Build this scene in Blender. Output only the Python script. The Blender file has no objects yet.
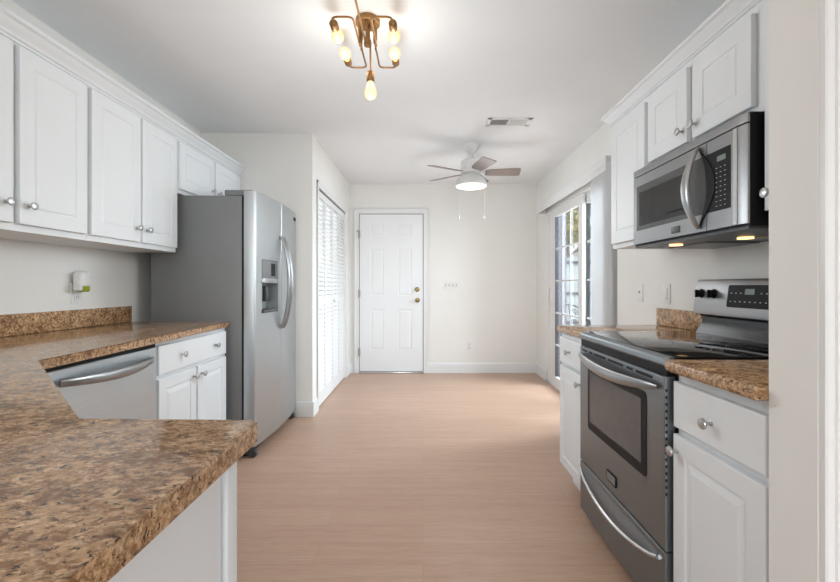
import bpy, bmesh, math, random
from mathutils import Vector, Matrix
random.seed(7)
PI = math.pi
SC = bpy.context.scene
COL = SC.collection

# ------------------------------------------------------------------ camera
EYE = 1.13
cd = bpy.data.cameras.new('camera'); cam = bpy.data.objects.new('camera', cd); COL.objects.link(cam)
cam.location = (0, 0, EYE); cam.rotation_euler = (PI/2, 0, 0)
cd.sensor_width = 36; cd.lens = 430*36/840; cd.clip_start = 0.02
cd.shift_x = -3/840; cd.shift_y = -5/840
SC.camera = cam
SC.view_settings.view_transform = 'Standard'; SC.view_settings.look = 'None'
SC.view_settings.gamma = 1; SC.view_settings.use_curve_mapping = False
SC.view_settings.exposure = 0.70

# ------------------------------------------------------------------ world
w = bpy.data.worlds.new('sky'); SC.world = w; w.use_nodes = True
nt = w.node_tree; nt.nodes.clear()
sky = nt.nodes.new('ShaderNodeTexSky'); sky.sky_type = 'NISHITA'
sky.sun_elevation = math.radians(48); sky.sun_rotation = math.radians(200); sky.sun_disc = False
sky.air_density = 1.3; sky.dust_density = 3.0
hs = nt.nodes.new('ShaderNodeHueSaturation'); hs.inputs['Saturation'].default_value = 0.55
bgn = nt.nodes.new('ShaderNodeBackground'); bgn.inputs['Strength'].default_value = 0.27
wo = nt.nodes.new('ShaderNodeOutputWorld')
nt.links.new(sky.outputs[0], hs.inputs['Color']); nt.links.new(hs.outputs[0], bgn.inputs['Color']); nt.links.new(bgn.outputs[0], wo.inputs['Surface'])

def lamp(name, kind, loc, power, color=(1,1,1), size=1, size_y=None, rot=(0,0,0), radius=0.03):
    l = bpy.data.lights.new(name, kind); l.energy = power; l.color = color
    if kind == 'AREA':
        l.size = size
        if size_y: l.shape = 'RECTANGLE'; l.size_y = size_y
    elif kind == 'SUN': l.angle = math.radians(2)
    else: l.shadow_soft_size = radius
    o = bpy.data.objects.new(name, l); COL.objects.link(o); o.location = loc; o.rotation_euler = rot
    return o
lamp('sunlight', 'SUN', (8, 6, 9), .8, (1, .97, .92), rot=(math.radians(42), 0, math.radians(25)))
# added fill lamps, placed at unseen windows of the room behind the camera
lamp('rear_fill', 'AREA', (0.35, -3.32, 1.45), 33, (.85, .935, 1), 3.6, 1.9, rot=(-PI/2, 0, PI))
lamp('side_fill', 'AREA', (2.52, -1.5, 1.45), 3, (.88, .945, 1), 2.2, 1.6, rot=(0, PI/2, 0))
# added soft lamp over the patio, boosting daylight through the sliding glass door
dl = lamp('patio_fill', 'AREA', (3.2, 4.1, 2.3), 205, (.85, .93, 1), 2.2, 2.0)
dl.rotation_euler = (Vector((-.9, 4.5, 1.1)) - dl.location).to_track_quat('-Z', 'Y').to_euler()

# ------------------------------------------------------------------ materials
def new_mat(name):
    m = bpy.data.materials.new(name); m.use_nodes = True
    n = m.node_tree; b = n.nodes['Principled BSDF']; return m, n, b
def setin(b, **k):
    for a, v in k.items():
        nm = {'color': 'Base Color', 'rough': 'Roughness', 'metal': 'Metallic', 'emit': 'Emission Color', 'estr': 'Emission Strength',
              'trans': 'Transmission Weight', 'alpha': 'Alpha', 'coat': 'Coat Weight', 'spec': 'Specular IOR Level', 'aniso': 'Anisotropic'}[a]
        if a in ('color', 'emit'): v = (*v, 1)
        b.inputs[nm].default_value = v
def texco(n, scale=(1,1,1), loc=(0,0,0)):
    tc = n.nodes.new('ShaderNodeTexCoord'); mp = n.nodes.new('ShaderNodeMapping')
    mp.inputs['Scale'].default_value = scale; mp.inputs['Location'].default_value = loc
    n.links.new(tc.outputs['Object'], mp.inputs['Vector']); return mp.outputs['Vector']
def noise(n, vec, scale, detail=3, rough=.5):
    t = n.nodes.new('ShaderNodeTexNoise'); t.inputs['Scale'].default_value = scale
    t.inputs['Detail'].default_value = detail; t.inputs['Roughness'].default_value = rough
    n.links.new(vec, t.inputs['Vector']); return t.outputs['Fac']
def ramp(n, fac, stops, interp='LINEAR'):
    r = n.nodes.new('ShaderNodeValToRGB'); r.color_ramp.interpolation = interp
    e = r.color_ramp.elements
    while len(e) < len(stops): e.new(0.5)
    for i, (p, c) in enumerate(stops):
        e[i].position = p; e[i].color = (*c, 1) if len(c) == 3 else c
    n.links.new(fac, r.inputs['Fac']); return r.outputs['Color']
def mix(n, fac, a, b, mode='MIX'):
    m = n.nodes.new('ShaderNodeMix'); m.data_type = 'RGBA'; m.blend_type = mode
    for sock, v in (('Factor', fac), ('A', a), ('B', b)):
        s = m.inputs[{'Factor': 0, 'A': 6, 'B': 7}[sock]]
        if isinstance(v, (int, float)): s.default_value = v
        elif isinstance(v, tuple): s.default_value = (*v, 1)
        else: n.links.new(v, s)
    return m.outputs[2]
def bump(n, b, h, strength=.2, dist=.002):
    bp = n.nodes.new('ShaderNodeBump'); bp.inputs['Strength'].default_value = strength; bp.inputs['Distance'].default_value = dist
    n.links.new(h, bp.inputs['Height']); n.links.new(bp.outputs['Normal'], b.inputs['Normal'])
def paint(name, col, rough=.5, var=.03, bstr=.05, bscale=250, coat=0):
    m, n, b = new_mat(name); v = texco(n)
    f = noise(n, v, 3.0, 2)
    c = ramp(n, f, [(.3, tuple(x*(1-var) for x in col)), (.7, tuple(min(1, x*(1+var)) for x in col))])
    n.links.new(c, b.inputs['Base Color']); setin(b, rough=rough, coat=coat)
    bump(n, b, noise(n, v, bscale, 2), bstr, .001); return m
def plain(name, col, rough=.4, metal=0, **k):
    m, n, b = new_mat(name); setin(b, rough=rough, metal=metal, **k)
    v = texco(n); f = noise(n, v, 40, 2)
    n.links.new(ramp(n, f, [(.3, tuple(x*.96 for x in col)), (.7, tuple(min(1, x*1.04) for x in col))]), b.inputs['Base Color'])
    return m
def steel(name, col, axis, rough=.3, metal=.9):
    m, n, b = new_mat(name)
    sc = {'x': (2, 400, 400), 'y': (400, 2, 400), 'z': (400, 400, 2)}[axis]
    f = noise(n, texco(n, sc), 1.0, 2)
    g = noise(n, texco(n), 2.5, 2)
    c = ramp(n, f, [(.25, tuple(x*.90 for x in col)), (.75, tuple(min(1, x*1.08) for x in col))])
    n.links.new(mix(n, g, c, tuple(x*.92 for x in col)), b.inputs['Base Color']); setin(b, metal=metal, rough=rough)
    bump(n, b, f, .04, .0005); return m

M = {}
M['wall'] = paint('cream_wall_paint', (.85, .835, .80), .7, .012, .08)
M['ceiling'] = paint('white_ceiling_paint', (.865, .875, .885), .85, .01, .12, 120)
M['trim'] = paint('white_trim_paint', (.81, .81, .805), .4, .01)
M['doorwhite'] = paint('white_door_paint', (.84, .845, .85), .4, .01)
M['cab'] = paint('white_cabinet_paint', (.80, .82, .835), .38, .012, .03)
M['steel_z'] = steel('brushed_steel_vertical', (.50, .525, .54), 'z', .36)
M['steel_bar'] = steel('satin_steel_bar', (.36, .36, .36), 'y', .3)
M['steel_con'] = steel('brushed_steel_console', (.40, .40, .405), 'y', .38)
M['steel_y'] = steel('brushed_steel_horizontal', (.23, .25, .265), 'y', .33)
M['steel_dw'] = steel('brushed_steel_dishwasher', (.58, .64, .68), 'y', .33)
M['steel_hi'] = steel('polished_steel', (.66, .66, .66), 'y', .16)
M['nickel'] = plain('satin_nickel', (.50, .50, .49), .34, .95)
M['fridgeside'] = paint('textured_grey_steel_side', (.19, .193, .196), .45, .06, .25, 500)
M['black'] = plain('black_plastic', (.009, .009, .010), .5, spec=.2)
M['darkgrey'] = plain('dark_grey_plastic', (.06, .062, .065), .4)
M['midgrey'] = plain('grey_plastic', (.19, .195, .20), .4)
M['blackglass'] = plain('black_ceramic_glass', (.012, .012, .014), .04)
M['hinge'] = plain('dull_grey_hinge', (.30, .30, .31), .4, .4)
M['neck'] = plain('satin_black_enamel', (.014, .0145, .016), .22)
M['steel_mw'] = steel('brushed_steel_microwave', (.31, .31, .315), 'y', .36)
M['ovenglass'] = plain('smoked_oven_glass', (.085, .087, .09), .12)
M['plate'] = plain('white_plastic_plate', (.82, .81, .79), .35)
M['brass'] = plain('antique_brass', (.30, .165, .065), .42, .85)
M['knobbrass'] = plain('aged_brass', (.22, .16, .07), .25, .95)
M['blind'] = plain('pale_grey_vinyl_vane', (.70, .70, .70), .5)
m_, n_, b_ = new_mat('translucent_vinyl_vane'); setin(b_, color=(.9, .9, .9), rough=.5)
tr_ = n_.nodes.new('ShaderNodeBsdfTranslucent'); tr_.inputs['Color'].default_value = (.92, .92, .92, 1)
mx_ = n_.nodes.new('ShaderNodeMixShader'); mx_.inputs[0].default_value = .6
n_.links.new(b_.outputs[0], mx_.inputs[1]); n_.links.new(tr_.outputs[0], mx_.inputs[2]); n_.links.new(mx_.outputs[0], n_.nodes['Material Output'].inputs['Surface'])
M['blind'] = m_
M['green'] = plain('green_gel', (.33, .36, .03), .2)
M['white'] = plain('white_enamel', (.82, .82, .81), .35)
M['iron'] = plain('black_wrought_iron', (.015, .015, .016), .5)
M['print'] = plain('pale_print', (.45, .45, .43), .5)
M['chain'] = plain('bead_chain', (.75, .74, .72), .35, .3)

def wood_blade():
    m, n, b = new_mat('greyed_walnut_blade')
    f = noise(n, texco(n, (6, 60, 60)), 1.5, 4)
    n.links.new(ramp(n, f, [(.3, (.19, .15, .135)), (.7, (.27, .225, .205))]), b.inputs['Base Color']); setin(b, rough=.4); return m
M['blade'] = wood_blade()

def floor_mat():
    m, n, b = new_mat('oak_plank_floor')
    v = texco(n)
    br = n.nodes.new('ShaderNodeTexBrick'); n.links.new(v, br.inputs['Vector'])
    br.offset = .37; br.inputs['Scale'].default_value = 1
    br.inputs['Brick Width'].default_value = 1.22; br.inputs['Row Height'].default_value = .145
    br.inputs['Mortar Size'].default_value = .0013; br.inputs['Mortar Smooth'].default_value = .3
    br.inputs['Color1'].default_value = (.0, .0, .0, 1); br.inputs['Color2'].default_value = (1, 1, 1, 1)
    br.inputs['Mortar'].default_value = (.5, .5, .5, 1)
    grain = noise(n, texco(n, (1.6, 26, 1)), 1.0, 6, .6)
    fine = noise(n, texco(n, (9, 190, 1)), 1.0, 3, .6)
    c = ramp(n, grain, [(.28, (.49, .325, .245)), (.5, (.57, .395, .30)), (.75, (.64, .46, .36))])
    c = mix(n, .48, c, ramp(n, fine, [(.3, (.46, .30, .22)), (.7, (.66, .475, .375))]))
    c = mix(n, .07, c, br.outputs['Color'], 'SOFT_LIGHT')
    c = mix(n, br.outputs['Fac'], c, (.47, .32, .24))
    c = mix(n, 1.0, c, (.89, .84, .785), 'MULTIPLY')
    n.links.new(c, b.inputs['Base Color']); setin(b, rough=.36, spec=.35)
    bump(n, b, fine, .06, .0008); return m
M['floor'] = floor_mat()

def granite(name, tint=1.0, stretch=(1, 1, 1)):
    m, n, b = new_mat(name)
    v = texco(n, stretch)
    # warp the lookup so grains turn into ragged flecks
    nz = n.nodes.new('ShaderNodeTexNoise'); nz.inputs['Scale'].default_value = 70; nz.inputs['Detail'].default_value = 4
    n.links.new(v, nz.inputs['Vector'])
    va = n.nodes.new('ShaderNodeVectorMath'); va.operation = 'MULTIPLY_ADD'; va.inputs[1].default_value = (.018, .018, .018)
    n.links.new(nz.outputs['Color'], va.inputs[0]); n.links.new(v, va.inputs[2])
    v2 = va.outputs[0]
    vo = n.nodes.new('ShaderNodeTexVoronoi'); vo.inputs['Scale'].default_value = 210; n.links.new(v2, vo.inputs['Vector'])
    t = tint
    c1 = ramp(n, vo.outputs['Color'], [(.0, (.18*t, .095*t, .045*t)), (.35, (.30*t, .18*t, .095*t)), (.7, (.39*t, .25*t, .14*t)), (1, (.52*t, .37*t, .24*t))])
    big = noise(n, v2, 27, 6, .72)
    c2 = mix(n, ramp(n, big, [(.50, (0, 0, 0)), (.60, (.85, .85, .85))]), c1, (.105*t, .055*t, .028*t))
    md = noise(n, texco(n, stretch, (2, 7, 3)), 75, 5, .75)
    c2 = mix(n, ramp(n, md, [(.50, (0, 0, 0)), (.57, (.8, .8, .8))]), c2, (.14*t, .068*t, .030*t))
    dk = noise(n, v2, 120, 4, .7)
    c3 = mix(n, ramp(n, dk, [(.57, (0, 0, 0)), (.62, (.95, .95, .95))]), c2, (.035, .02, .014))
    lt = noise(n, texco(n, stretch, (5, 3, 1)), 90, 4, .6)
    c4 = mix(n, ramp(n, lt, [(.57, (0, 0, 0)), (.66, (.5, .5, .5))]), c3, (.42*t, .30*t, .19*t))
    n.links.new(c4, b.inputs['Base Color']); setin(b, rough=.12, spec=.32); return m
M['granite'] = granite('polished_brown_granite', 1.6, (.7, 1, 1))
M['granite2'] = granite('polished_brown_granite_fine', 1.75, (.85, .85, .85))

def glass(name, tint=(.97, .99, 1)):
    m, n, b = new_mat(name)
    g = n.nodes.new('ShaderNodeBsdfGlossy'); g.inputs['Roughness'].default_value = .02
    t = n.nodes.new('ShaderNodeBsdfTransparent'); t.inputs['Color'].default_value = (*tint, 1)
    mx = n.nodes.new('ShaderNodeMixShader'); lw = n.nodes.new('ShaderNodeLayerWeight'); lw.inputs['Blend'].default_value = .18
    mth = n.nodes.new('ShaderNodeMath'); mth.operation = 'MULTIPLY'; mth.inputs[1].default_value = .45
    n.links.new(lw.outputs['Fresnel'], mth.inputs[0])
    n.links.new(mth.outputs[0], mx.inputs[0]); n.links.new(t.outputs[0], mx.inputs[1]); n.links.new(g.outputs[0], mx.inputs[2])
    n.links.new(mx.outputs[0], n.nodes['Material Output'].inputs['Surface']); return m
M['glass'] = glass('window_glass')
def emis(name, col, strength):
    m, n, b = new_mat(name); setin(b, color=col, emit=col, estr=strength, rough=.3); return m
m_, n_, b_ = new_mat('glowing_amber_bulb_glass'); setin(b_, color=(.55, .32, .12), rough=.15, estr=.8)
lw_ = n_.nodes.new('ShaderNodeLayerWeight'); lw_.inputs['Blend'].default_value = .45
n_.links.new(ramp(n_, lw_.outputs['Facing'], [(.15, (1, .80, .50)), (.75, (.85, .42, .12))]), b_.inputs['Emission Color'])
M['bulb'] = m_
M['filament'] = emis('hot_filament', (1, .85, .55), 6)
M['fanlens'] = emis('frosted_fan_light_lens', (1, .97, .92), 1.25)
M['worklamp'] = emis('warm_work_light_lens', (1, .66, .28), 1.4)
M['display'] = emis('dim_display', (.16, .2, .17), .12)
def foliage(name, a, c):
    m, n, b = new_mat(name); f = noise(n, texco(n), 3.0, 4)
    n.links.new(ramp(n, f, [(.35, a), (.65, c)]), b.inputs['Base Color']); setin(b, rough=.6); return m
M['leaf_a'] = foliage('yellow_green_leaves', (.20, .22, .06), (.55, .45, .16))
M['leaf_b'] = foliage('blue_green_needles', (.10, .19, .16), (.28, .38, .32))
M['bark'] = plain('grey_bark', (.22, .18, .15), .8)
M['fence'] = paint('pale_weathered_fence', (.42, .50, .53), .7, .08, 0)
M['ground'] = paint('grey_patio_concrete', (.45, .44, .42), .8, .05)
M['siding'] = paint('slate_grey_porch_paint', (.10, .10, .125), .6, .03, 0)
M['roofing'] = plain('grey_shingle', (.5, .48, .46), .8)

# ------------------------------------------------------------------ mesh helpers
def finish(name, bm, mat, parent=None, smooth=None, keep=False, mats=None):
    bmesh.ops.remove_doubles(bm, verts=bm.verts[:], dist=1e-6)
    bmesh.ops.recalc_face_normals(bm, faces=bm.faces[:])
    me = bpy.data.meshes.new(name)
    off = Vector((0, 0, 0))
    if parent is not None:
        p = parent
        while p is not None: off += p.location; p = p.parent
    org = Vector((0, 0, 0))
    if parent is None and not keep and len(bm.verts):
        xs = [v.co.x for v in bm.verts]; ys = [v.co.y for v in bm.verts]; zs = [v.co.z for v in bm.verts]
        org = Vector(((min(xs)+max(xs))/2, (min(ys)+max(ys))/2, min(zs)))
    d = -(off + org)
    bmesh.ops.translate(bm, vec=d, verts=bm.verts[:])
    bm.to_mesh(me); bm.free()
    for mm in (mats or [mat]): me.materials.append(mm)
    if smooth is not None:
        for p in me.polygons: p.use_smooth = True
        me.set_sharp_from_angle(angle=math.radians(smooth))
    o = bpy.data.objects.new(name, me); COL.objects.link(o); o.location = org
    if parent is not None: o.parent = parent
    return o
def thing(name, loc, label, cat, group=None):
    o = bpy.data.objects.new(name, None); COL.objects.link(o); o.location = loc; o.empty_display_size = .1
    o['label'] = label; o['category'] = cat
    if group: o['group'] = group
    return o
def tag(o, label=None, cat=None, group=None, kind=None):
    if label: o['label'] = label
    if cat: o['category'] = cat
    if group: o['group'] = group
    if kind: o['kind'] = kind
    return o
def setting(name, loc=(0, 0, 0)):
    o = bpy.data.objects.new(name, None); COL.objects.link(o); o.location = loc; o['kind'] = 'structure'; return o
def box(bm, x0, x1, y0, y1, z0, z1, bev=0, seg=2):
    x0, x1 = min(x0, x1), max(x0, x1); y0, y1 = min(y0, y1), max(y0, y1); z0, z1 = min(z0, z1), max(z0, z1)
    r = bmesh.ops.create_cube(bm, size=1)
    vs = r['verts']
    for v in vs: v.co = Vector(((x0+x1)/2 + v.co.x*(x1-x0), (y0+y1)/2 + v.co.y*(y1-y0), (z0+z1)/2 + v.co.z*(z1-z0)))
    if bev:
        es = list({e for v in vs for e in v.link_edges})
        bmesh.ops.bevel(bm, geom=es, offset=bev, segments=seg, affect='EDGES', profile=.5)
def bx(name, mat, parent, *a, **k):
    bm = bmesh.new(); box(bm, *a, **{q: v for q, v in k.items() if q in ('bev', 'seg')})
    return finish(name, bm, mat, parent, smooth=35 if k.get('bev') else None)
def prism(bm, pts, z0, z1, bev=0, axis='z', seg=3):
    def P(a, b, c):
        return Vector((a, b, c)) if axis == 'z' else (Vector((c, a, b)) if axis == 'x' else Vector((a, c, b)))
    lo = [bm.verts.new(P(a, b, z0)) for a, b in pts]; hi = [bm.verts.new(P(a, b, z1)) for a, b in pts]
    f0 = bm.faces.new(lo[::-1]); f1 = bm.faces.new(hi); n = len(pts)
    for i in range(n): bm.faces.new((lo[i], lo[(i+1) % n], hi[(i+1) % n], hi[i]))
    if bev:
        bmesh.ops.bevel(bm, geom=list(f0.edges)+list(f1.edges), offset=bev, segments=seg, affect='EDGES', profile=.5)
def lathe(bm, prof, origin, axis='z', n=24):
    """prof: list of (r, h) along axis from origin"""
    o = Vector(origin); axis = axis.lstrip('+')
    ax = {'z': (Vector((1,0,0)), Vector((0,1,0)), Vector((0,0,1))), 'x': (Vector((0,1,0)), Vector((0,0,1)), Vector((1,0,0))),
          '-x': (Vector((0,1,0)), Vector((0,0,1)), Vector((-1,0,0))), 'y': (Vector((1,0,0)), Vector((0,0,1)), Vector((0,1,0))),
          '-y': (Vector((1,0,0)), Vector((0,0,1)), Vector((0,-1,0))), '-z': (Vector((1,0,0)), Vector((0,1,0)), Vector((0,0,-1)))}[axis]
    rings = []
    for r, h in prof:
        if r <= 1e-6: rings.append([bm.verts.new(o + ax[2]*h)])
        else: rings.append([bm.verts.new(o + ax[2]*h + ax[0]*r*math.cos(2*PI*k/n) + ax[1]*r*math.sin(2*PI*k/n)) for k in range(n)])
    for a, b in zip(rings, rings[1:]):
        if len(a) == 1 and len(b) == 1: continue
        for k in range(n):
            k2 = (k+1) % n
            if len(a) == 1: bm.faces.new((a[0], b[k], b[k2]))
            elif len(b) == 1: bm.faces.new((a[k], b[0], a[k2]))
            else: bm.faces.new((a[k], b[k], b[k2], a[k2]))
    if len(rings[0]) > 1: bm.faces.new(rings[0][::-1])
    if len(rings[-1]) > 1: bm.faces.new(rings[-1])
def tube(bm, pts, r, n=10, r2=None, up=None):
    """round (or elliptical: r along normal, r2 along binormal) tube along pts"""
    pts = [Vector(p) for p in pts]; rings = []
    t0 = (pts[1]-pts[0]).normalized()
    nrm = Vector(up) if up else (Vector((0,0,1)) if abs(t0.z) < .9 else Vector((1,0,0)))
    for i, p in enumerate(pts):
        if i == 0: t = pts[1]-pts[0]
        elif i == len(pts)-1: t = pts[-1]-pts[-2]
        else: t = (pts[i+1]-p).normalized() + (p-pts[i-1]).normalized()
        t.normalize(); nrm = (nrm - t*nrm.dot(t)).normalized(); bn = t.cross(nrm)
        ra = r[i] if isinstance(r, (list, tuple)) else r
        rb = r2[i] if isinstance(r2, (list, tuple)) else (r2 if r2 else ra)
        rings.append([bm.verts.new(p + nrm*ra*math.cos(2*PI*k/n) + bn*rb*math.sin(2*PI*k/n)) for k in range(n)])
    for a, b in zip(rings, rings[1:]):
        for k in range(n): bm.faces.new((a[k], a[(k+1) % n], b[(k+1) % n], b[k]))
    bm.faces.new(rings[0][::-1]); bm.faces.new(rings[-1])
def roundpath(pts, rad, seg=5):
    pts = [Vector(p) for p in pts]; out = [pts[0]]
    for i in range(1, len(pts)-1):
        a, b, c = pts[i-1], pts[i], pts[i+1]
        d1 = (a-b).normalized(); d2 = (c-b).normalized()
        p, q = b+d1*rad, b+d2*rad
        for k in range(seg+1):
            t = k/seg; out.append(p*(1-t)**2 + b*2*t*(1-t) + q*t*t)
    out.append(pts[-1]); return out
def facing(kind, base):
    if kind == '+x': return lambda u, v, w: Vector((base+w, u, v))
    if kind == '-x': return lambda u, v, w: Vector((base-w, u, v))
    return lambda u, v, w: Vector((u, base-w, v))          # -y
def rrect(u0, u1, v0, v1, r, n=5):
    pts = []
    for cu, cv, a0 in ((u1-r, v0+r, -PI/2), (u1-r, v1-r, 0), (u0+r, v1-r, PI/2), (u0+r, v0+r, PI)):
        for k in range(n+1):
            a = a0 + k/n*PI/2; pts.append((cu+r*math.cos(a), cv+r*math.sin(a)))
    return pts
def plate(bm, P, outline, w0, w1, bev=0):
    lo = [bm.verts.new(P(u, v, w0)) for u, v in outline]; hi = [bm.verts.new(P(u, v, w1)) for u, v in outline]
    bm.faces.new(lo[::-1]); f = bm.faces.new(hi); n = len(lo)
    for i in range(n): bm.faces.new((lo[i], lo[(i+1) % n], hi[(i+1) % n], hi[i]))
    if bev: bmesh.ops.bevel(bm, geom=list(f.edges), offset=bev, segments=2, affect='EDGES', profile=.5)
def pl(name, mat, parent, P, outline, w0, w1, bev=0):
    bm = bmesh.new(); plate(bm, P, outline, w0, w1, bev); return finish(name, bm, mat, parent, smooth=35)
def panel_slab(bm, P, us, vs, cells, loops, thick, edge=.0025):
    """front at w=0; cells in the grid get nested (inset, depth) loops"""
    nu, nv = len(us)-1, len(vs)-1
    for i in range(nu):
        for j in range(nv):
            u0, u1, v0, v1 = us[i], us[i+1], vs[j], vs[j+1]
            if (i, j) in cells:
                prev = None
                for ins, dep in [(0, 0)] + loops:
                    ring = [bm.verts.new(P(a, b, dep)) for a, b in ((u0+ins, v0+ins), (u1-ins, v0+ins), (u1-ins, v1-ins), (u0+ins, v1-ins))]
                    if prev:
                        for k in range(4): bm.faces.new((prev[k], prev[(k+1) % 4], ring[(k+1) % 4], ring[k]))
                    prev = ring
                bm.faces.new(prev)
            else:
                bm.faces.new([bm.verts.new(P(a, b, 0)) for a, b in ((u0, v0), (u1, v0), (u1, v1), (u0, v1))])
    # outer shell: small rounded-over edge then sides and back
    rect = lambda e, wdep: [bm.verts.new(P(a, b, wdep)) for a, b in ((us[0]-e, vs[0]-e), (us[-1]+e, vs[0]-e), (us[-1]+e, vs[-1]+e), (us[0]-e, vs[-1]+e))]
    r0 = rect(0, 0); r1 = rect(edge*.7, -edge*.35); r2 = rect(edge, -edge); r3 = rect(edge, -thick)
    for a, b in ((r0, r1), (r1, r2), (r2, r3)):
        for k in range(4): bm.faces.new((a[k], a[(k+1) % 4], b[(k+1) % 4], b[k]))
    bm.faces.new(r3)
KNOB = [(.0075, 0), (.0075, .002), (.005, .004), (.0048, .013), (.009, .017), (.0145, .021), (.016, .0245), (.0145, .028), (.009, .030), (0, .031)]
def knob(parent, P, kind, u, v, s=1.0):
    bm = bmesh.new(); lathe(bm, [(r*s, h*s) for r, h in KNOB], P(u, v, 0), axis=kind, n=20)
    return finish('knob', bm, M['nickel'], parent, smooth=40)
UPLOOP = [(.003, -.0035), (.007, -.0035), (.012, -.0006)]
LOWLOOP = [(.004, -.005), (.010, -.005), (.032, -.0005)]
def cab_door(parent, kind, face, u0, u1, v0, v1, margin=.058, loops=UPLOOP, knob_at=None, name='door'):
    P = facing(kind, face); bm = bmesh.new(); e = .0025
    us = [u0+e, u0+margin, u1-margin, u1-e]; vs = [v0+e, v0+margin, v1-margin, v1-e]
    panel_slab(bm, P, us, vs, {(1, 1)}, loops, .019)
    d = finish(name, bm, M['cab'], parent)
    if knob_at: knob(d, P, kind, *knob_at)
    return d
def drawer_front(parent, kind, face, u0, u1, v0, v1, knobs):
    P = facing(kind, face); bm = bmesh.new(); e = .004
    panel_slab(bm, P, [u0+e, u1-e], [v0+e, v1-e], set(), [], .019, edge=.004)
    d = finish('drawer', bm, M['cab'], parent)
    for u, v in knobs: knob(d, P, kind, u, v)
    return d

# ------------------------------------------------------------------ room shell
ZC = 2.455
XL, XK, XS, XC = -1.91, 1.41, 1.48, -.957     # left wall, kitchen wall, slider wall, closet wall
YB, YF, YJ = 5.60, 3.72, 3.12
def struct(name, mat, *a, **k):
    o = bx(name, mat, None, *a, **k); o['kind'] = 'structure'; return o
bm = bmesh.new(); box(bm, -2.1, 2.75, -3.6, 5.75, -.08, 0); o = finish('floor', bm, M['floor'], keep=True); o['kind'] = 'structure'
bm = bmesh.new(); box(bm, -2.1, 2.75, -3.6, 5.75, ZC, ZC+.1); o = finish('ceiling', bm, M['ceiling'], keep=True); o['kind'] = 'structure'
struct('wall_left', M['wall'], XL-.1, XL, -3.5, YF, 0, ZC)
struct('wall_back', M['wall'], XC-.1, XS+.1, YB, YB+.1, 0, ZC)
struct('wall_alcove', M['wall'], XL-.1, XC, YF, YF+.1, 0, ZC)
# closet wall with the bifold opening
C0, C1, CZ = 3.92, 5.31, 2.035
bm = bmesh.new()
box(bm, XC-.1, XC, YF+.1, C0, 0, ZC); box(bm, XC-.1, XC, C1, YB, 0, ZC); box(bm, XC-.1, XC, C0, C1, CZ, ZC)
tag(finish('wall_closet', bm, M['wall']), kind='structure')
struct('wall_closet_interior', M['wall'], XC-.75, XC-.70, YF+.1, YB, 0, ZC)
# slider wall with the patio door opening
S0, S1, SZ = 3.16, 5.09, 2.045
bm = bmesh.new()
box(bm, XS, XS+.12, YJ, S0, 0, ZC); box(bm, XS, XS+.12, S1, YB, 0, ZC); box(bm, XS, XS+.12, S0, S1, SZ, ZC)
tag(finish('wall_right', bm, M['wall']), kind='structure')
struct('wall_right_kitchen', M['wall'], XK, XS+.12, .97, YJ, 0, ZC)
struct('wall_front_right', M['wall'], .78, 2.75, .85, .97, 0, ZC)
# the room behind the camera
bm = bmesh.new()
box(bm, -2.1, 2.75, -3.6, -3.5, 0, .45); box(bm, -2.1, 2.75, -3.6, -3.5, 2.4, ZC); box(bm, -2.1, -1.5, -3.6, -3.5, .45, 2.4); box(bm, 2.2, 2.75, -3.6, -3.5, .45, 2.4)
tag(finish('wall_rear', bm, M['wall']), kind='structure')
bm = bmesh.new()
box(bm, 2.65, 2.75, -3.5, -2.7, 0, ZC); box(bm, 2.65, 2.75, -.3, .85, 0, ZC); box(bm, 2.65, 2.75, -2.7, -.3, 0, .6); box(bm, 2.65, 2.75, -2.7, -.3, 2.3, ZC)
tag(finish('wall_rear_right', bm, M['wall']), kind='structure')
def window(name, axis, c, a0, a1, z0, z1):
    w_ = setting(name, (c if axis == 'x' else (a0+a1)/2, (a0+a1)/2 if axis == 'x' else c, z0))
    def bb(bm, p0, p1, q0, q1, d=.03):
        if axis == 'x': box(bm, c-d, c+d, p0, p1, q0, q1)
        else: box(bm, p0, p1, c-d, c+d, q0, q1)
    bm = bmesh.new(); t = .06
    bb(bm, a0, a1, z0, z0+t); bb(bm, a0, a1, z1-t, z1); bb(bm, a0, a0+t, z0, z1); bb(bm, a1-t, a1, z0, z1)
    for k in (1, 2): m_ = a0+(a1-a0)*k/3; bb(bm, m_-.03, m_+.03, z0, z1)
    finish('window_frame', bm, M['trim'], w_)
    bm = bmesh.new(); bb(bm, a0+t, a1-t, z0+t, z1-t, .004); finish('window_pane', bm, M['glass'], w_)
window('window_1', 'y', -3.55, -1.5, 2.2, .45, 2.4)
window('window_2', 'x', 2.70, -2.7, -.3, .6, 2.3)

# baseboards
def baseboard(name, P, u0, u1, h=.13):
    prof = [(0, 0), (.014, 0), (.014, h-.03), (.011, h-.02), (.012, h-.012), (.006, h-.002), (0, h)]
    bm = bmesh.new()
    a = [bm.verts.new(P(u0, z, w_)) for w_, z in prof]; b = [bm.verts.new(P(u1, z, w_)) for w_, z in prof]
    bm.faces.new(a); bm.faces.new(b[::-1])
    for i in range(len(prof)): bm.faces.new((a[i], a[(i+1) % len(prof)], b[(i+1) % len(prof)], b[i]))
    tag(finish(name, bm, M['trim']), kind='structure')
baseboard('baseboard_back', facing('-y', YB), .055, XS)
baseboard('baseboard_back_left', facing('-y', YB), XC, -.90)
baseboard('baseboard_right', facing('-x', XS), S1+.03, YB-.013)
baseboard('baseboard_alcove', facing('-y', YF), -1.09, XC+.013)
baseboard('baseboard_closet_near', facing('+x', XC), YF-.0, C0-.055)
baseboard('baseboard_closet_far', facing('+x', XC), C1+.055, YB-.013)
baseboard('baseboard_rear', lambda u, v, w_: Vector((u, -3.5+w_, v)), -1.9, 2.64)

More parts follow.
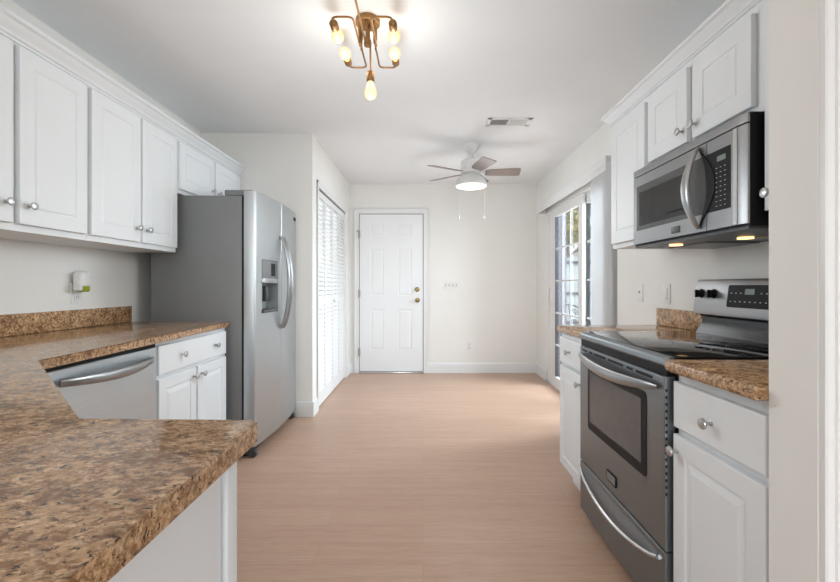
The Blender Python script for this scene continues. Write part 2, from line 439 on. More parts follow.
# cased opening trim beside the camera (moulded profile running up the wall)
bm = bmesh.new()
prof = [(.782, .850), (.782, .836), (.786, .8335), (.797, .8335), (.8005, .836), (.803, .832), (.812, .829), (.825, .828), (.845, .830), (.852, .826), (.868, .826), (.870, .850)]
prism(bm, prof, 0, 2.42); tag(finish('trim_1', bm, M['trim'], smooth=30), kind='structure')

# ------------------------------------------------------------------ entry door
D0, D1, DZ0, DZ1 = -.822, -.003, .025, 2.06
door1 = setting('door_1', (-.41, YB, 0))
bm = bmesh.new()
us = [-.822, -.683, -.508, -.325, -.145, -.003]
vs = [DZ0, .30, .825, 1.005, 1.61, 1.775, 1.935, DZ1]
panel_slab(bm, facing('-y', YB-.012), us, vs, {(i, j) for i in (1, 3) for j in (1, 3, 5)}, [(.005, -.0045), (.014, -.0045), (.034, -.001)], .011, edge=.001)
finish('door_slab', bm, M['doorwhite'], door1)
def casing(parent, P, u0, u1, ztop, w_=.068, t=.018, name='door_casing'):
    bm = bmesh.new()
    for a0, a1, b0, b1 in ((u0-w_, u0, 0, ztop+w_), (u1, u1+w_, 0, ztop+w_), (u0, u1, ztop, ztop+w_)):
        plate(bm, P, [(a0, b0), (a1, b0), (a1, b1), (a0, b1)], 0, t, .004)
    for a0, a1, b0, b1 in ((u0-w_, u0-w_+.02, 0, ztop+w_), (u1+w_-.02, u1+w_, 0, ztop+w_), (u0-w_, u1+w_, ztop+w_-.02, ztop+w_)):
        plate(bm, P, [(a0, b0), (a1, b0), (a1, b1), (a0, b1)], 0, t+.005, .003)
    return finish(name, bm, M['trim'], parent)
casing(door1, facing('-y', YB), -.832, .007, 2.07, .062)
bx('threshold', M['steel_hi'], door1, -.832, .007, YB-.05, YB-.001, 0, .018, bev=.003)
bx('door_jamb', M['midgrey'], door1, -.832, .007, YB-.0035, YB-.001, .02, 2.07)
for z in (.27, 1.03, 1.80):
    bm = bmesh.new(); box(bm, -.836, -.815, YB-.026, YB-.012, z-.045, z+.045, .002); lathe(bm, [(.0085, 0), (.0085, .11)], (-.829, YB-.030, z-.055), n=10)
    if z > 1.5: box(bm, -.86, -.82, YB-.05, YB-.032, z+.035, z+.045)
    finish('hinge', bm, M['hinge'], door1, smooth=40)
bm = bmesh.new(); lathe(bm, [(.031, 0), (.031, .006), (.026, .012), (.017, .016), (.017, .022), (0, .022)], (-.077, YB-.012, 1.085), '-y'); finish('deadbolt', bm, M['knobbrass'], door1, smooth=40)
bm = bmesh.new(); lathe(bm, [(.031, 0), (.031, .006), (.014, .012), (.012, .03), (.022, .038), (.028, .05), (.024, .062), (0, .066)], (-.072, YB-.012, .945), '-y'); finish('door_handle', bm, M['knobbrass'], door1, smooth=40)

# ------------------------------------------------------------------ louvred bifold closet doors
door2 = setting('door_2', (XC, (C0+C1)/2, 0))
P = facing('+x', XC)
casing(door2, P, C0, C1, CZ, .05, .010)
bx('header_track', M['midgrey'], door2, XC-.05, XC-.005, C0, C1, CZ-.012, CZ)
pw = (C1-C0)/4
for i in range(4):
    a, b = C0+i*pw+.002, C0+(i+1)*pw-.002
    w0, w1 = XC-.035, XC-.008
    zt, zb = CZ-.018, .012
    bm = bmesh.new()
    st = .030
    box(bm, w0, w1, a, a+st, zb, zt); box(bm, w0, w1, b-st, b, zb, zt)
    for z0, z1 in ((zb, .13), (.95, 1.00), (zt-.06, zt)): box(bm, w0, w1, a+st, b-st, z0, z1)
    for z0, z1 in ((.13, .95), (1.00, zt-.06)):
        n = int((z1-z0)/.042)
        for k in range(n):
            zc = z0+(k+.5)*(z1-z0)/n
            pts = [(w1-.018, zc+.017), (w1-.012, zc+.0185), (w1-.0005, zc-.018), (w1-.007, zc-.0205)]
            prism(bm, pts, a+st-.002, b-st+.002, axis='y')
            # prism(axis='y') takes (x, z) outlines swept in y
    leaf = finish('bifold_panel', bm, M['trim'], door2)
    if i in (1, 2):
        bm = bmesh.new(); yk = b-.02 if i == 1 else a+.02
        lathe(bm, [(.006, 0), (.005, .012), (.014, .018), (.016, .026), (.010, .032), (0, .033)], (w1, yk, .975), 'x', 14); finish('knob', bm, M['trim'], leaf, smooth=40)

# ------------------------------------------------------------------ sliding patio door
door3 = setting('door_3', (XS, (S0+S1)/2, 0))
FX = XS+.012
bm = bmesh.new()
box(bm, XS-.012, XS+.048, S1-.05, S1, 0, SZ); box(bm, XS-.012, XS+.10, S0, S0+.05, 0, SZ)
box(bm, XS-.012, XS+.10, S0, S1, SZ-.05, SZ); box(bm, XS-.012, XS+.10, S0, S1, 0, .035)
finish('door_frame', bm, M['trim'], door3)
bx('dark_jamb_sheet', M['siding'], door3, XS+.049, XS+.125, S1-.012, S1-.001, .036, SZ-.051)  # dark sheet added over the outer jamb so it does not show lit
def slide_panel(y0, y1, x0, name, handle=False):
    z0, z1, st = .035, SZ-.05, .085
    g0, g1, gz0, gz1 = (y0+.09 if handle else y0+st), (4.84 if handle else y1-st), .11, 1.905
    bm = bmesh.new()
    box(bm, x0, x0+.035, y0, g0, z0, z1, .003); box(bm, x0, x0+.035, g1, y1, z0, z1, .003)
    box(bm, x0, x0+.035, g0, g1, z0, gz0, .003); box(bm, x0, x0+.035, g0, g1, gz1, z1, .003)
    s = finish(name, bm, M['trim'], door3)
    bm = bmesh.new(); box(bm, x0+.014, x0+.020, g0-.004, g1+.004, gz0-.004, gz1+.004); finish('glass_pane', bm, M['glass'], s)
    bm = bmesh.new()
    for k in (1, 2): y = g0+(g1-g0)*k/3; box(bm, x0+.006, x0+.013, y-.009, y+.009, gz0, gz1)
    for k in range(1, 5): z = gz0+(gz1-gz0)*k/5; box(bm, x0+.006, x0+.013, g0, g1, z-.009, z+.009)
    finish('muntin', bm, M['trim'], s)
    bm = bmesh.new()
    for a in ((g0-.001, g0+.004, gz0, gz1), (g1-.006, g1+.001, gz0, gz1)): box(bm, x0+.001, x0+.034, *a)
    finish('glazing_gasket', bm, M['darkgrey'], s)  # dark gasket, widened over the stile edges so they do not show lit
    if handle:
        bm = bmesh.new(); yh = y1-.07
        tube(bm, roundpath([(x0, yh, .93), (x0-.045, yh, .93), (x0-.045, yh, 1.11), (x0, yh, 1.11)], .02), .008, 8)
        box(bm, x0-.006, x0+.002, yh-.02, yh+.02, .90, 1.14, .002)
        finish('door_handle', bm, M['white'], s, smooth=40)
slide_panel(4.02, 5.038, XS+.005, 'sliding_panel', True)
slide_panel(3.20, 4.12, XS+.05, 'fixed_panel')
# valance and vertical blinds
val = thing('vertical_blinds', (1.43, 4.2, 2.0), 'pale grey vertical blinds stacked open under a long white valance above the patio door', 'blinds')
bx('valance_board', M['trim'], val, 1.375, 1.392, 3.24, 5.22, 2.00, 2.10, bev=.003)
bx('valance_return', M['trim'], val, 1.392, XS-.001, 5.203, 5.22, 2.00, 2.10)
bx('valance_return', M['trim'], val, 1.392, XS-.001, 3.24, 3.257, 2.00, 2.10)
bx('valance_top', M['trim'], val, 1.375, XS-.001, 3.24, 5.22, 2.10, 2.112)
bx('headrail', M['plate'], val, 1.41, 1.45, 3.27, 5.19, 2.055, 2.085)
vb = val
n = 18
for k in range(n):
    y = 3.165+k*.021; bm = bmesh.new()
    pts = []
    for s in range(7):
        t = -1+2*s/6; pts.append((1.415+t*.042, y+.005*(1-t*t)+t*.006))
    ol = pts + [(px_, py_-.0012) for px_, py_ in pts[::-1]]
    prism(bm, ol, .05, 2.05); box(bm, 1.412, 1.418, y, y+.004, 2.045, 2.06)
    finish('vane', bm, M['blind'], vb, smooth=40)

# ------------------------------------------------------------------ outside
bm = bmesh.new(); box(bm, 1.62, 30, -12, 30, -.22, -.12); tag(finish('ground', bm, M['ground'], keep=True), kind='structure')
post = struct('wall_porch', M['siding'], 1.60, 1.76, 5.28, 5.62, -.12, 2.7)
fence = thing('garden_fence', (5, 10.4, -.12), 'tall pale board fence across the yard beyond the patio door', 'fence')
bm = bmesh.new()
x = 1.8
while x < 14: box(bm, x, x+.135, 10.40, 10.42, -.10, 1.82+.0*x); x += .145
finish('fence_boards', bm, M['fence'], fence)
for z in (1.70, .95, .25): bx('fence_rail', M['siding'], fence, 1.8, 14, 10.36, 10.40, z-.03, z+.03)
for x in (1.9, 4.3, 6.7, 9.1, 11.5): bx('fence_post', M['fence'], fence, x-.05, x+.05, 10.30, 10.36, -.12, 1.92)
shed = thing('neighbour_house', (10, 24, -.12), 'low white neighbouring house showing above the fence', 'house')
bx('house_wall', M['trim'], shed, 5, 18, 24, 28, -.12, 3.0)
bm = bmesh.new(); prism(bm, [(23.6, 3.0), (28.4, 3.0), (26, 3.5)], 4.8, 18.2, axis='x'); finish('roof', bm, M['roofing'], shed)
def tree(x, y, h, r, mat, label, z0=1.5, n=2600):
    t = thing('tree', (x, y, -.12), label, 'tree', None)
    bm = bmesh.new(); tube(bm, [(x, y, -.12), (x+.05, y, h*.4), (x-.05, y+.05, h*.85)], [.14, .11, .04], 8); 
    for k in range(6):
        a = k*1.05; zz = h*(.35+.08*k); tube(bm, [(x, y, zz), (x+math.cos(a)*r*.6, y+math.sin(a)*r*.6, zz+.5)], [.05, .015], 6)
    finish('trunk', bm, M['bark'], t, smooth=60)
    bm = bmesh.new()
    blobs = [(random.uniform(-.6, .6)*r, random.uniform(-.6, .6)*r, random.uniform(z0, h), random.uniform(.3, .5)*r) for _ in range(14)]
    for k in range(n):
        bx_, by_, bz_, br_ = random.choice(blobs)
        d = Vector((random.gauss(0, 1), random.gauss(0, 1), random.gauss(0, .7))).normalized()*br_*random.uniform(.5, 1)
        c = Vector((x+bx_, y+by_, bz_))+d
        q = Matrix.Rotation(random.uniform(0, 6), 3, Vector((random.random(), random.random(), random.random())).normalized())
        s = random.uniform(.06, .13)
        bm.faces.new([bm.verts.new(c+q@Vector(v)*s) for v in ((-1, 0, 0), (0, -.5, .1), (1, 0, 0), (0, .5, .1))])
    me_ = finish('foliage', bm, mat, t)
tree(4.25, 13.0, 5.6, 1.4, M['leaf_a'], 'yellow green leafy tree behind the fence, nearest the porch post', 2.6)
tree(6.5, 17.3, 5.2, 1.6, M['leaf_b'], 'blue green bushy tree behind the fence, right of the yellow green one', 3.0)
tree(10.8, 16.0, 5.2, 1.9, M['leaf_b'], 'broad blue green tree at the far right beyond the fence', 2.0)
def patio_chair(x, y, label):
    t = thing('patio_chair', (x, y, -.12), label, 'chair', 'wrought iron chairs on the patio')
    zs = .33
    for sx in (-1, 1):
        for sy in (-1, 1):
            bm = bmesh.new(); tube(bm, [(x+sx*.24, y+sy*.23, -.12), (x+sx*.21, y+sy*.2, zs)], .010, 8); finish('leg', bm, M['iron'], t, smooth=60)
    bm = bmesh.new(); ring = [(x+.23*math.cos(a*PI/10), y+.22*math.sin(a*PI/10), zs) for a in range(21)]; tube(bm, ring, .011, 8)
    for k in range(-4, 5): wdt = .22*math.sqrt(max(0, 1-(k/4.6)**2)); tube(bm, [(x-wdt, y+k*.045, zs), (x+wdt, y+k*.045, zs)], .005, 6)
    finish('seat', bm, M['iron'], t, smooth=60)
    bm = bmesh.new()
    out = [(x-.22, y+.2, zs)] + [(x-.25*math.cos(a*PI/12), y+.24, .68+.16*math.sin(a*PI/12)) for a in range(13)] + [(x+.22, y+.2, zs)]
    tube(bm, out, .011, 8)
    for sx in (-1, 1):
        for cz, rr in ((.70, .07), (.54, .075)):
            tube(bm, [(x+sx*(.10+rr*math.cos(a*.45)*(1-a/30)), y+.235, cz+rr*math.sin(a*.45)*(1-a/30)) for a in range(20)], .007, 6)
        tube(bm, [(x+sx*.03, y+.22, zs), (x+sx*.06, y+.235, .6), (x+sx*.02, y+.24, .83)], .007, 6)
    finish('backrest', bm, M['iron'], t, smooth=60)
    for sx in (-1, 1):
        bm = bmesh.new(); tube(bm, roundpath([(x+sx*.24, y+.2, .55), (x+sx*.27, y-.2, .55), (x+sx*.24, y-.2, zs)], .05), .010, 8); finish('armrest', bm, M['iron'], t, smooth=60)
patio_chair(2.24, 6.45, 'black wrought iron patio chair with curled back, seen through the glass door')

# ------------------------------------------------------------------ left upper cabinets
UB, FXL, DXL = 1.345, -1.590, -1.570
def upper_left(y0, y1, z0, doors, label):
    t = thing('wall_cabinet', (XL, (y0+y1)/2, z0), label, 'cabinet', 'white wall cabinets on the left wall')
    bm = bmesh.new(); box(bm, XL+.002, FXL, y0+.001, y1-.001, z0, 2.10, .001, 1); finish('cabinet_body', bm, M['cab'], t)
    for a, b, ky in doors:
        cab_door(t, '+x', DXL, a, b, z0+.028, 2.068, knob_at=(ky, z0+.028+.075), margin=.062)
upper_left(.62, 1.335, UB, [(.65, .97, .93), (.985, 1.30, 1.02)], 'white two-door wall cabinet cropped by the left edge of the photo')
upper_left(1.335, 2.027, UB, [(1.352, 1.648, 1.615), (1.675, 2.013, 1.712)], 'white two-door wall cabinet nearest the camera on the left wall')
upper_left(2.027, 2.765, UB, [(2.040, 2.394, 2.357), (2.411, 2.750, 2.448)], 'white tall two-door wall cabinet immediately left of the refrigerator')
upper_left(2.765, 3.715, 1.733, [(2.785, 3.238, 3.20), (3.261, 3.700, 3.30)], 'short white two-door wall cabinet above the refrigerator')
def crown(parent, sx, face, z0, z1, proj, path_y0, path_y1, ret=None):
    """moulded crown; sx=+1 projects towards +x; optional return along the far end back to the wall"""
    h = z1-z0; pr = [(0, 0), (.12, 0), (.16, .10), (.30, .16), (.32, .26), (.48, .45), (.72, .62), (.78, .72), (.92, .76), (1, .82), (1, 1), (0, 1)]
    bm = bmesh.new(); A = []; B = []; Cc = []
    for a, b in pr:
        w_ = a*proj; z = z0+b*h
        A.append(bm.verts.new((face+sx*w_, path_y0, z)))
        B.append(bm.verts.new((face+sx*w_, path_y1+(w_ if ret is not None else 0), z)))
        if ret is not None: Cc.append(bm.verts.new((ret, path_y1+w_, z)))
    n = len(pr)
    for i in range(n):
        j = (i+1) % n
        bm.faces.new((A[i], A[j], B[j], B[i]))
        if ret is not None: bm.faces.new((B[i], B[j], Cc[j], Cc[i]))
    bm.faces.new(A)
    bm.faces.new(Cc if ret is not None else B)
    return finish('crown_moulding', bm, M['cab'], parent, smooth=25)
cr = crown(None, 1, FXL, 2.080, 2.152, .062, .62, 3.716)
tag(cr, 'white crown moulding running along the top of the left wall cabinets', 'moulding', 'cabinet crown mouldings')

# ------------------------------------------------------------------ right upper cabinets
FXR, DXR = 1.085, 1.065
def upper_right(y0, y1, z0, doors, label, near_cap=False):
    t = thing('wall_cabinet', (XK, (y0+y1)/2, z0), label, 'cabinet', 'white wall cabinets on the range wall')
    bm = bmesh.new(); box(bm, FXR, XK-.002, y0+.001, y1-.001, z0, 2.055, .001, 1); finish('cabinet_body', bm, M['cab'], t)
    for a, b, ky in doors:
        cab_door(t, '-x', DXR, a, b, z0+.025, 2.015, knob_at=(ky, z0+.025+.05), margin=.062)
upper_right(2.05, 2.46, 1.34, [(2.070, 2.435, 2.105)], 'white single-door wall cabinet at the far side of the microwave')
upper_right(1.345, 2.05, 1.688, [(1.396, 1.702, 1.678), (1.738, 2.038, 1.765)], 'white two-door wall cabinet directly above the microwave')
upper_right(.972, 1.345, 1.34, [(1.00, 1.342, 1.312)], 'white wall cabinet on the camera side of the microwave, mostly hidden by the wall end')
cr = crown(None, -1, FXR, 2.046, 2.104, .050, .972, 2.46, ret=XK-.002)
tag(cr, 'white crown moulding above the cabinets on the range wall', 'moulding', 'cabinet crown mouldings')

# ------------------------------------------------------------------ left base run
CT0, CT1 = .868, .90
bfx = -1.278
t = thing('base_cabinet', (-1.58, 2.40, 0), 'white base cabinet with one wide drawer and two doors beside the dishwasher', 'cabinet')
bm = bmesh.new(); box(bm, XL+.002, bfx, 2.035, 2.772, .10, CT0-.001); box(bm, XL+.002, bfx-.06, 2.035, 2.772, 0, .10); finish('cabinet_body', bm, M['cab'], t)
dfx = bfx+.020
drawer_front(t, '+x', dfx, 2.050, 2.750, .700, .842, [(2.24, .775), (2.60, .775)])
cab_door(t, '+x', dfx, 2.050, 2.388, .125, .682, loops=LOWLOOP, margin=.055, knob_at=(2.355, .635))
cab_door(t, '+x', dfx, 2.405, 2.750, .125, .682, loops=LOWLOOP, margin=.055, knob_at=(2.440, .635))
# dishwasher
t = thing('dishwasher', (-1.55, 1.72, 0), 'stainless steel dishwasher with a bowed bar handle under the left counter', 'dishwasher')
bx('tub', M['darkgrey'], t, XL+.03, -1.289, 1.425, 2.025, .02, CT0-.004)
bm = bmesh.new(); panel_slab(bm, facing('+x', -1.254), [1.430, 2.022], [.12, .838], set(), [], .034, edge=.004); dd = finish('door', bm, M['steel_dw'], t)
bx('control_strip', M['black'], t, -1.290, -1.260, 1.428, 2.024, .842, .858)
bm = bmesh.new(); pts = []
for k in range(21):
    s = k/20; y = 1.475+s*(1.985-1.475); bow = math.sin(PI*s); pts.append((-1.254+.008+.048*bow**.7, y, .795-.012*bow))
tube(bm, pts, [.013+.006*math.sin(PI*k/20) for k in range(21)], 10, r2=[.007]*21, up=(0, 0, 1)); finish('handle', bm, M['steel_bar'], dd, smooth=50)
bx('kick_plate', M['black'], t, -1.33, -1.31, 1.43, 2.02, .01, .115)
# peninsula body
t = thing('peninsula_cabinet', (-.9, .5, 0), 'white peninsula base with a plain end panel in the left foreground', 'cabinet')
body = [(-.320, .12), (-.320, .690), (-.630, .690), (-1.262, 1.33), (-1.262, 1.418), (XL+.002, 1.418), (XL+.002, .12)]
bm = bmesh.new(); prism(bm, body, .10, CT0-.001)
prism(bm, [(-.34, .14), (-.34, .62), (-.64, .62), (-1.32, 1.30), (-1.32, 1.40), (XL+.01, 1.40), (XL+.01, .14)], 0, .10); finish('cabinet_body', bm, M['cab'], t)
bx('end_panel', M['cab'], t, -.320, -.308, .12, .655, .0, CT0-.001)
bx('corner_stile', M['cab'], t, -.322, -.302, .666, .700, .0, CT0-.001, bev=.002)
bm = bmesh.new()
Pd = lambda u, v, w_: Vector((-.630, .690, 0)) + Vector((-.7027, .7115, 0))*u + Vector((.7115, .7027, 0))*w_ + Vector((0, 0, v))
panel_slab(bm, lambda u, v, w_: Pd(u, v, w_+.02), [.06, .12, .36, .42], [.13, .19, .62, .68], {(1, 1)}, LOWLOOP, .019); d_ = finish('door', bm, M['cab'], t)
bm = bmesh.new()
panel_slab(bm, lambda u, v, w_: Pd(u, v, w_+.02), [.46, .52, .76, .82], [.13, .19, .62, .68], {(1, 1)}, LOWLOOP, .019); finish('door', bm, M['cab'], t)
# countertop, one continuous slab
def arc(cx, cy, r, a0, a1, n=6): return [(cx+r*math.cos(math.radians(a0+(a1-a0)*k/n)), cy+r*math.sin(math.radians(a0+(a1-a0)*k/n))) for k in range(n+1)]
outline = [(XL+.002, .03)] + arc(-.279-.02, .05, .02, -90, 0) + arc(-.279-.014, .738-.014, .014, 0, 90) + [(-.600, .738), (-1.197, 1.325)] + arc(-1.252-.02, 2.79-.02, .02, 0, 90) + [(XL+.002, 2.79)]
outline[0] = (XL+.002, .03)
bm = bmesh.new(); prism(bm, outline, CT0, CT1, bev=.008, seg=4)
ct = finish('countertop', bm, M['granite'], None, smooth=40, keep=True)
tag(ct, 'brown speckled granite countertop running from the refrigerator round to the foreground peninsula', 'countertop')
bx('backsplash', M['granite2'], None, XL+.001, XL+.022, .03, 2.79, CT1+.0005, 1.0, bev=.002)
o = bpy.data.objects['backsplash']; tag(o, 'low brown granite backsplash along the left wall behind the counter', 'backsplash')

# ------------------------------------------------------------------ right base run
rfx, rdx = .805, .785
t = thing('base_cabinet', (1.1, 2.28, 0), 'narrow white base cabinet on the far side of the range, at the counter end', 'cabinet')
bm = bmesh.new(); box(bm, rfx, XK-.002, 2.114, 2.485, .10, CT0-.001); box(bm, rfx+.06, XK-.002, 2.114, 2.485, 0, .10); finish('cabinet_body', bm, M['cab'], t)
drawer_front(t, '-x', rdx, 2.120, 2.470, .700, .842, [(2.30, .775)])
cab_door(t, '-x', rdx, 2.120, 2.470, .125, .682, loops=LOWLOOP, margin=.05, knob_at=(2.150, .635))
t = thing('base_cabinet', (1.1, 1.15, 0), 'white base cabinet with one drawer and one door on the camera side of the range', 'cabinet')
bm = bmesh.new(); box(bm, rfx, XK-.002, .972, 1.353, .10, CT0-.001); box(bm, rfx+.06, XK-.002, .972, 1.353, 0, .10); finish('cabinet_body', bm, M['cab'], t)
drawer_front(t, '-x', rdx, .985, 1.350, .690, .832, [(1.172, .755)])
cab_door(t, '-x', rdx, .985, 1.350, .125, .668, loops=LOWLOOP, margin=.058, knob_at=(1.328, .620))
bm = bmesh.new(); prism(bm, [(.780, 2.112), (XK-.002, 2.112), (XK-.002, 2.56)] + arc(.800, 2.50, .02, 90, 180), CT0, CT1, bev=.012, seg=4)
tag(finish('countertop', bm, M['granite2'], None, smooth=40), 'short brown granite countertop past the far side of the range', 'countertop')
bm = bmesh.new(); prism(bm, [(XK-.002, .972), (XK-.002, 1.350), (.775, 1.350)] + arc(.767, 1.335, .015, 90, 180) + [(.752, .972)], CT0, CT1, bev=.012, seg=4)
tag(finish('countertop', bm, M['granite'], None, smooth=40), 'short brown granite countertop between the range and the near wall end', 'countertop')
o = bx('backsplash', M['granite2'], None, XK-.022, XK-.001, 2.115, 2.56, CT1+.0005, 1.0, bev=.003)
tag(o, 'short granite backsplash at the far side of the range below the light switch', 'backsplash')
o = bx('backsplash', M['granite2'], None, XK-.022, XK-.001, .975, 1.32, CT1+.0005, 1.0, bev=.003)
tag(o, 'short granite backsplash hidden beside the near wall end', 'backsplash')

# ------------------------------------------------------------------ range
R0, R1 = 1.358, 2.104
rg = thing('range', (1.08, (R0+R1)/2, 0), 'freestanding stainless steel electric range with a black glass cooktop', 'range')
bx('oven_body', M['black'], rg, .800, 1.36, R0, R1, .03, .872)
for yy in (R0+.05, R1-.05):
    for xx in (.85, 1.3):
        bm = bmesh.new(); lathe(bm, [(.015, 0), (.015, .035)], (xx, yy, 0), n=12); finish('foot', bm, M['black'], rg)
PF = facing('-x', .768)
bm = bmesh.new(); panel_slab(bm, PF, [R0+.012, R1-.006], [.292, .836], set(), [], .036, edge=.005); od = finish('oven_door', bm, M['steel_y'], rg)
pl('window_border', M['black'], od, PF, rrect(1.475, 2.000, .470, .765, .018), -.001, .0015)
pl('oven_window', M['ovenglass'], od, PF, rrect(1.512, 1.975, .508, .735, .006), .0015, .0022)
for a, b in ((1.44, 1.55), (1.575, 1.62), (1.65, 1.785), (1.81, 1.93), (1.95, 1.985), (2.01, 2.07)):
    pl('vent_slot', M['black'], od, PF, [(a, .820), (b, .820), (b, .829), (a, .829)], -.001, .0014)
bm = bmesh.new(); pts = []
for k in range(25):
    s = k/24; b_ = math.sin(PI*s); pts.append((.758-.034*b_**.7, R0+.035+s*(R1-R0-.05), .803-.022*b_))
tube(bm, pts, [.005+.0165*math.sin(PI*k/24)**.5 for k in range(25)], 12, r2=[.003+.006*math.sin(PI*k/24)**.5 for k in range(25)], up=(0, 0, 1)); finish('handle', bm, M['steel_bar'], od, smooth=50)
pl('badge', M['black'], od, PF, rrect(1.706, 1.792, .326, .370, .004), 0, .004, .001)
pl('badge_plate', M['midgrey'], od, PF, rrect(1.712, 1.786, .332, .364, .003), .004, .0045)
bm = bmesh.new()
for k in range(16): plate(bm, lambda u, v, w_: Vector((u, R0+.0125-w_, v)), rrect(.770, .776, .80-.022*k-.007, .80-.022*k+.003, .002, 2), 0, .0058)
finish('side_vent', bm, M['black'], od)
bm = bmesh.new(); panel_slab(bm, PF, [R0+.012, R1-.006], [.055, .276], set(), [], .036, edge=.005); dr = finish('storage_drawer', bm, M['steel_y'], rg)
bm = bmesh.new(); pts = []
for k in range(25):
    s = k/24; b_ = math.sin(PI*s); pts.append((.766-.020*b_**.6, R0+.045+s*(R1-R0-.065), .246-.052*b_**.8))
tube(bm, pts, .0075, 10, r2=.009, up=(0, 0, 1)); finish('handle', bm, M['steel_hi'], dr, smooth=50)
bm = bmesh.new(); n = 24
top = [(R0+.05+(R1-R0-.075)*k/n, .262) for k in range(n+1)]; bot = [(R1-.025-(R1-R0-.075)*k/n, .244-.046*math.sin(PI*k/n)**.8) for k in range(n+1)]
plate(bm, PF, top+bot, -.001, .0012); finish('recess_shade', bm, M['midgrey'], dr)  # flat grey patch painting the shade inside the stamped recess
# cooktop
bm = bmesh.new()
prism(bm, [(.768, .874), (.764, .880), (.765, .889), (.771, .898), (.784, .9045), (.800, .906), (.800, .874)], R0, R1, axis='y'); finish('front_fascia', bm, M['steel_y'], rg, smooth=40)
bx('vent_gap', M['black'], rg, .773, .80, R0+.006, R1-.004, .842, .8735)
bx('cooktop_glass', M['blackglass'], rg, .793, 1.335, R0-.003, R1+.004, .9005, .9085, bev=.002)
def ringmesh(cx, cy, q, wd):
    bm = bmesh.new()
    a = [bm.verts.new((cx+q*math.cos(k*PI/24), cy+q*math.sin(k*PI/24), .9088)) for k in range(48)]; b = [bm.verts.new((cx+(q-wd)*math.cos(k*PI/24), cy+(q-wd)*math.sin(k*PI/24), .9088)) for k in range(48)]
    for k in range(48): bm.faces.new((a[k], a[(k+1) % 48], b[(k+1) % 48], b[k]))
    return bm
for cx, cy, rr in ((.91, 1.55, .11), (.93, 1.92, .085), (1.18, 1.55, .075), (1.18, 1.92, .10)):
    finish('burner_ring', ringmesh(cx, cy, rr, .0025), M['midgrey'], rg)
# backguard
bm = bmesh.new()
prism(bm, [(1.315, .905), (1.325, .925), (1.345, .955), (1.345, .985), (1.32, 1.004), (1.400, 1.004), (1.400, .905)], R0+.004, R1-.030, axis='y'); finish('backguard_neck', bm, M['neck'], rg, smooth=40)
bm = bmesh.new()
prism(bm, [(1.302, 1.000), (1.300, 1.010), (1.318, 1.150), (1.326, 1.160), (1.400, 1.160), (1.400, 1.000)], R0, R1-.032, axis='y', bev=.004); con = finish('control_console', bm, M['steel_con'], rg, smooth=40)
sl = .018/.14
PC = lambda u, v, w_: Vector((1.300+sl*(v-1.01)-w_, u, v))
pl('control_glass', M['black'], con, PC, rrect(1.590, 1.848, 1.040, 1.134, .008), -.001, .0015)
pl('clock_display', M['display'], con, PC, rrect(1.700, 1.750, 1.095, 1.118, .002), .0015, .002)
for r_ in range(2):
    for c_ in range(9):
        if c_ in (3, 4, 5) and r_ == 1: continue
        u = 1.61+c_*.027; v = 1.065+r_*.035
        pl('button', M['print'], con, PC, [(u-.004, v-.002), (u+.004, v-.002), (u+.004, v+.002), (u-.004, v+.002)], .0015, .002)
for yk in (2.022, 1.935, 1.490, 1.410):
    bm = bmesh.new(); lathe(bm, [(.022, 0), (.022, .003), (.0175, .005), (.0165, .017), (.015, .020), (0, .020)], PC(yk, 1.095, 0), '-x', 22)
    box(bm, 1.2800, 1.293, yk-.004, yk+.004, 1.077, 1.113, .001)
    finish('control_knob', bm, M['black'], con, smooth=40)

# ------------------------------------------------------------------ microwave
mw = thing('microwave', (1.22, 1.72, 1.315), 'stainless steel over-the-range microwave with a big bowed handle', 'microwave')
MY0, MY1, MX = 1.362, 2.098, 1.025
bx('case', M['black'], mw, 1.036, XK-.004, MY0, MY1, 1.322, 1.683)
PM = facing('-x', MX)
bm = bmesh.new(); prism(bm, [(1.0355, 1.555), (1.0355, MY1), (1.030, MY1), (MX, MY1-.006), (MX, 1.555)], 1.330, 1.647); mdoor = finish('door', bm, M['steel_mw'], mw, smooth=30)
bm = bmesh.new(); prism(bm, [(1.0355, MY0), (1.031, MY0+.003), (1.0265, MY0+.018), (MX, MY0+.04), (MX, 1.552), (1.0355, 1.552)], 1.330, 1.647); mcp = finish('control_panel', bm, M['steel_mw'], mw, smooth=30)
bm = bmesh.new(); prism(bm, [(1.0355, MY0), (1.031, MY0+.003), (1.0265, MY0+.018), (MX, MY0+.04), (MX, MY1-.006), (1.030, MY1), (1.0355, MY1)], 1.652, 1.683, bev=.002); finish('top_grille', bm, M['steel_mw'], mw, smooth=30)
pl('door_window', M['ovenglass'], mdoor, PM, [(1.556, 1.392), (2.060, 1.392), (2.060, 1.602), (1.556, 1.602)], -.001, .0012)
pl('window_screen', M['blackglass'], mdoor, PM, rrect(1.66, 2.035, 1.412, 1.570, .004), .0012, .002)
pl('badge', M['darkgrey'], mdoor, PM, rrect(1.718, 1.772, 1.345, 1.372, .003), 0, .003, .001)
pl('keypad', M['black'], mcp, PM, [(1.432, 1.392), (1.551, 1.392), (1.551, 1.602), (1.432, 1.602)], -.001, .0012)
pl('clock_display', M['display'], mcp, PM, [(1.455, 1.562), (1.497, 1.562), (1.497, 1.580), (1.455, 1.580)], .0012, .0018)
for r_ in range(9):
    for c_ in range(3):
        u = 1.458+c_*.021; v = 1.408+r_*.0165
        pl('button', M['print'], mcp, PM, [(u-.004, v-.0012), (u+.004, v-.0012), (u+.004, v+.0012), (u-.004, v+.0012)], .0012, .0018)
bm = bmesh.new(); n = 20
L = [(1.592-.086*math.sin(PI*k/n), 1.352+(1.632-1.352)*k/n) for k in range(n+1)]
R = [(1.592-.045*math.sin(PI*k/n), 1.352+(1.632-1.352)*k/n) for k in range(n, -1, -1)]
plate(bm, PM, L+R[1:-1], 0, .004); finish('handle_surround', bm, M['black'], mw)
